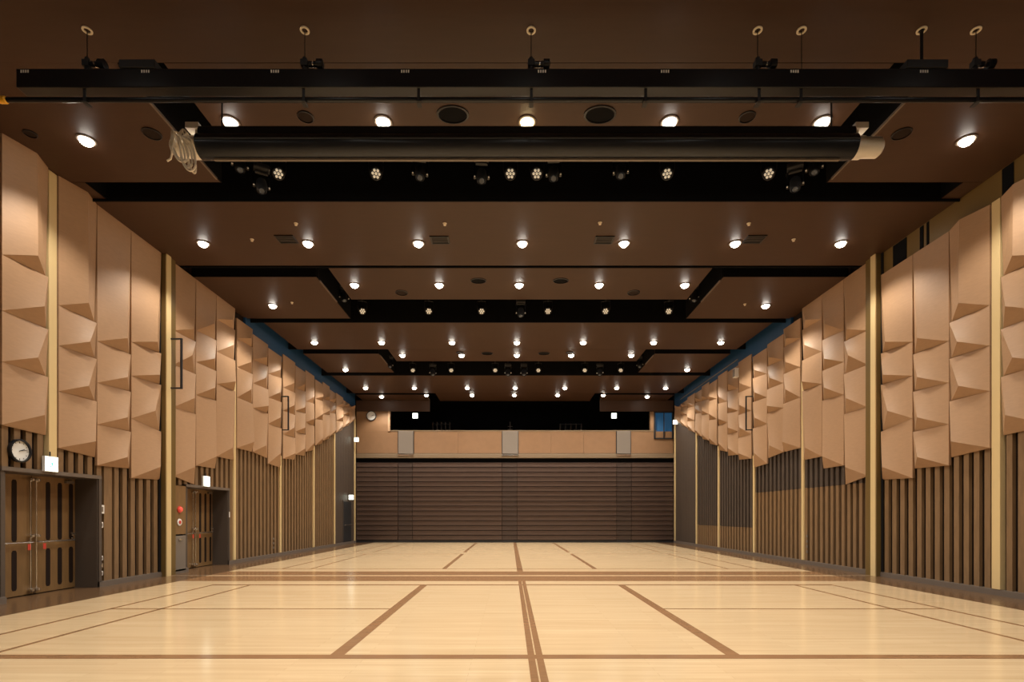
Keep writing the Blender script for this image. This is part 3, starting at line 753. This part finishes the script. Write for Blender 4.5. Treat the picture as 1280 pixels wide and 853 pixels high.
# fire point between the pilaster and second door
p = wl(222, 640); 
cab = thing('fire_point', 'tan and grey fire alarm cabinet between broad post and second door', 'fire cabinet', (-W, 13.49, 0))
obj('upper_panel', BX(-.0, .03, -.27, .27, 1.02, 2.28), 'doorw', cab); obj('lower_door', BX(0, .045, -.2, .25, .06, .98), 'grey', cab, bevel=.005)
bm = bmesh.new(); box(bm, .0455, .075, -.05, .05, .86, .90); obj('cabinet_handle', bm, 'steel', cab)
bm = bmesh.new(); lathe(bm, [(.09,.031),(.09,.05),(.07,.055)], (0,-.0,1.66), 'X', 20); obj('alarm_base', bm, 'redtag', cab, True)
bm = bmesh.new(); lathe(bm, [(.065,.056),(.06,.09),(.03,.11)], (0,0,1.66), 'X', 20); obj('alarm_lamp', bm, 'red', cab, True)
bm = bmesh.new(); lathe(bm, [(.09,.031),(.09,.045),(.07,.05)], (0,0,1.33), 'X', 20); obj('bell_disc', bm, 'white', cab, True)
bm = bmesh.new(); lathe(bm, [(.05,.0505),(.045,.058)], (0,0,1.33), 'X', 20); obj('button', bm, 'redtag', cab, True)
bm = bmesh.new(); box(bm, -W+.03, -W+.034, D2[1]+.02, D2[1]+.06, 1.45, 1.62); tag(obj('light_switch', bm, 'white'), 'narrow white switch right of the second double door', 'switch')
for s, x, lab in ((1, 1012, 'left one of'),):
    p = wr(x, 690); t = thing('wall_socket', 'column of pale sockets low beside the third gold post', 'socket', (W, 16.0, .35))
    for k in range(4): obj('socket_plate', BX(-.02, -.001, -.035, .035, k*.16, k*.16+.08), 'grey', t)
t = thing('wall_socket', 'column of pale sockets low on the left wall slats', 'socket', (-W, 18.9, .3))
for k in range(3): obj('socket_plate', BX(.001, .02, -.035, .035, k*.16, k*.16+.08), 'grey', t)
# black bracket frames on the posts
def uframe(s, Y, out, z0, z1, lab, p0=.16):
    t = thing('bracket_frame', lab, 'bracket', (s*(W-p0), Y, 0))
    bm = bmesh.new(); box(bm, -s*0, -s*out, -.02, .02, z1-.035, z1); box(bm, 0, -s*out, -.02, .02, z0, z0+.035); box(bm, -s*(out-.045), -s*out, -.0199, .0199, z0+.0351, z1-.0351)
    obj('frame', bm, 'matblack', t)
    return t
uframe(-1, 12.95, .28, 4.66, 5.92, 'black bracket frame on the broad post of the left wall', .171)
uframe(-1, 19.5, .3, 4.7, 5.99, 'black bracket frame midway along the left wall', .02)
uframe(1, 19.5, .3, 4.7, 5.99, 'black bracket frame midway along the right wall', .02)
# floodlight and conduit high on the right wall
p = wr(922, 466, .1); t = thing('wall_floodlight', 'small white floodlight box high on the right wall near blue band', 'speaker', (W-.05, p[1], p[2]-.2))
obj('cabinet', BX(-.02,-.2,-.12,.12,.0,.36), 'white', t, bevel=.02); obj('grille', BX(-.2005,-.208,-.1,.1,.03,.33), 'grey', t)
bm = bmesh.new(); tube(bm, [(W-.042, 20.8, 7.76), (W-.042, 27.8, 7.72)], .02, 6)
tag(obj('conduit', bm, 'grey'), 'thin grey conduit running under blue band of right wall', 'pipe')

# ------------------------------------------------------------------ wall behind the camera
struct('wall_front', BX(-W-.2, W+.2, YF-.15, YF, 0, 9.15), 'taupe')
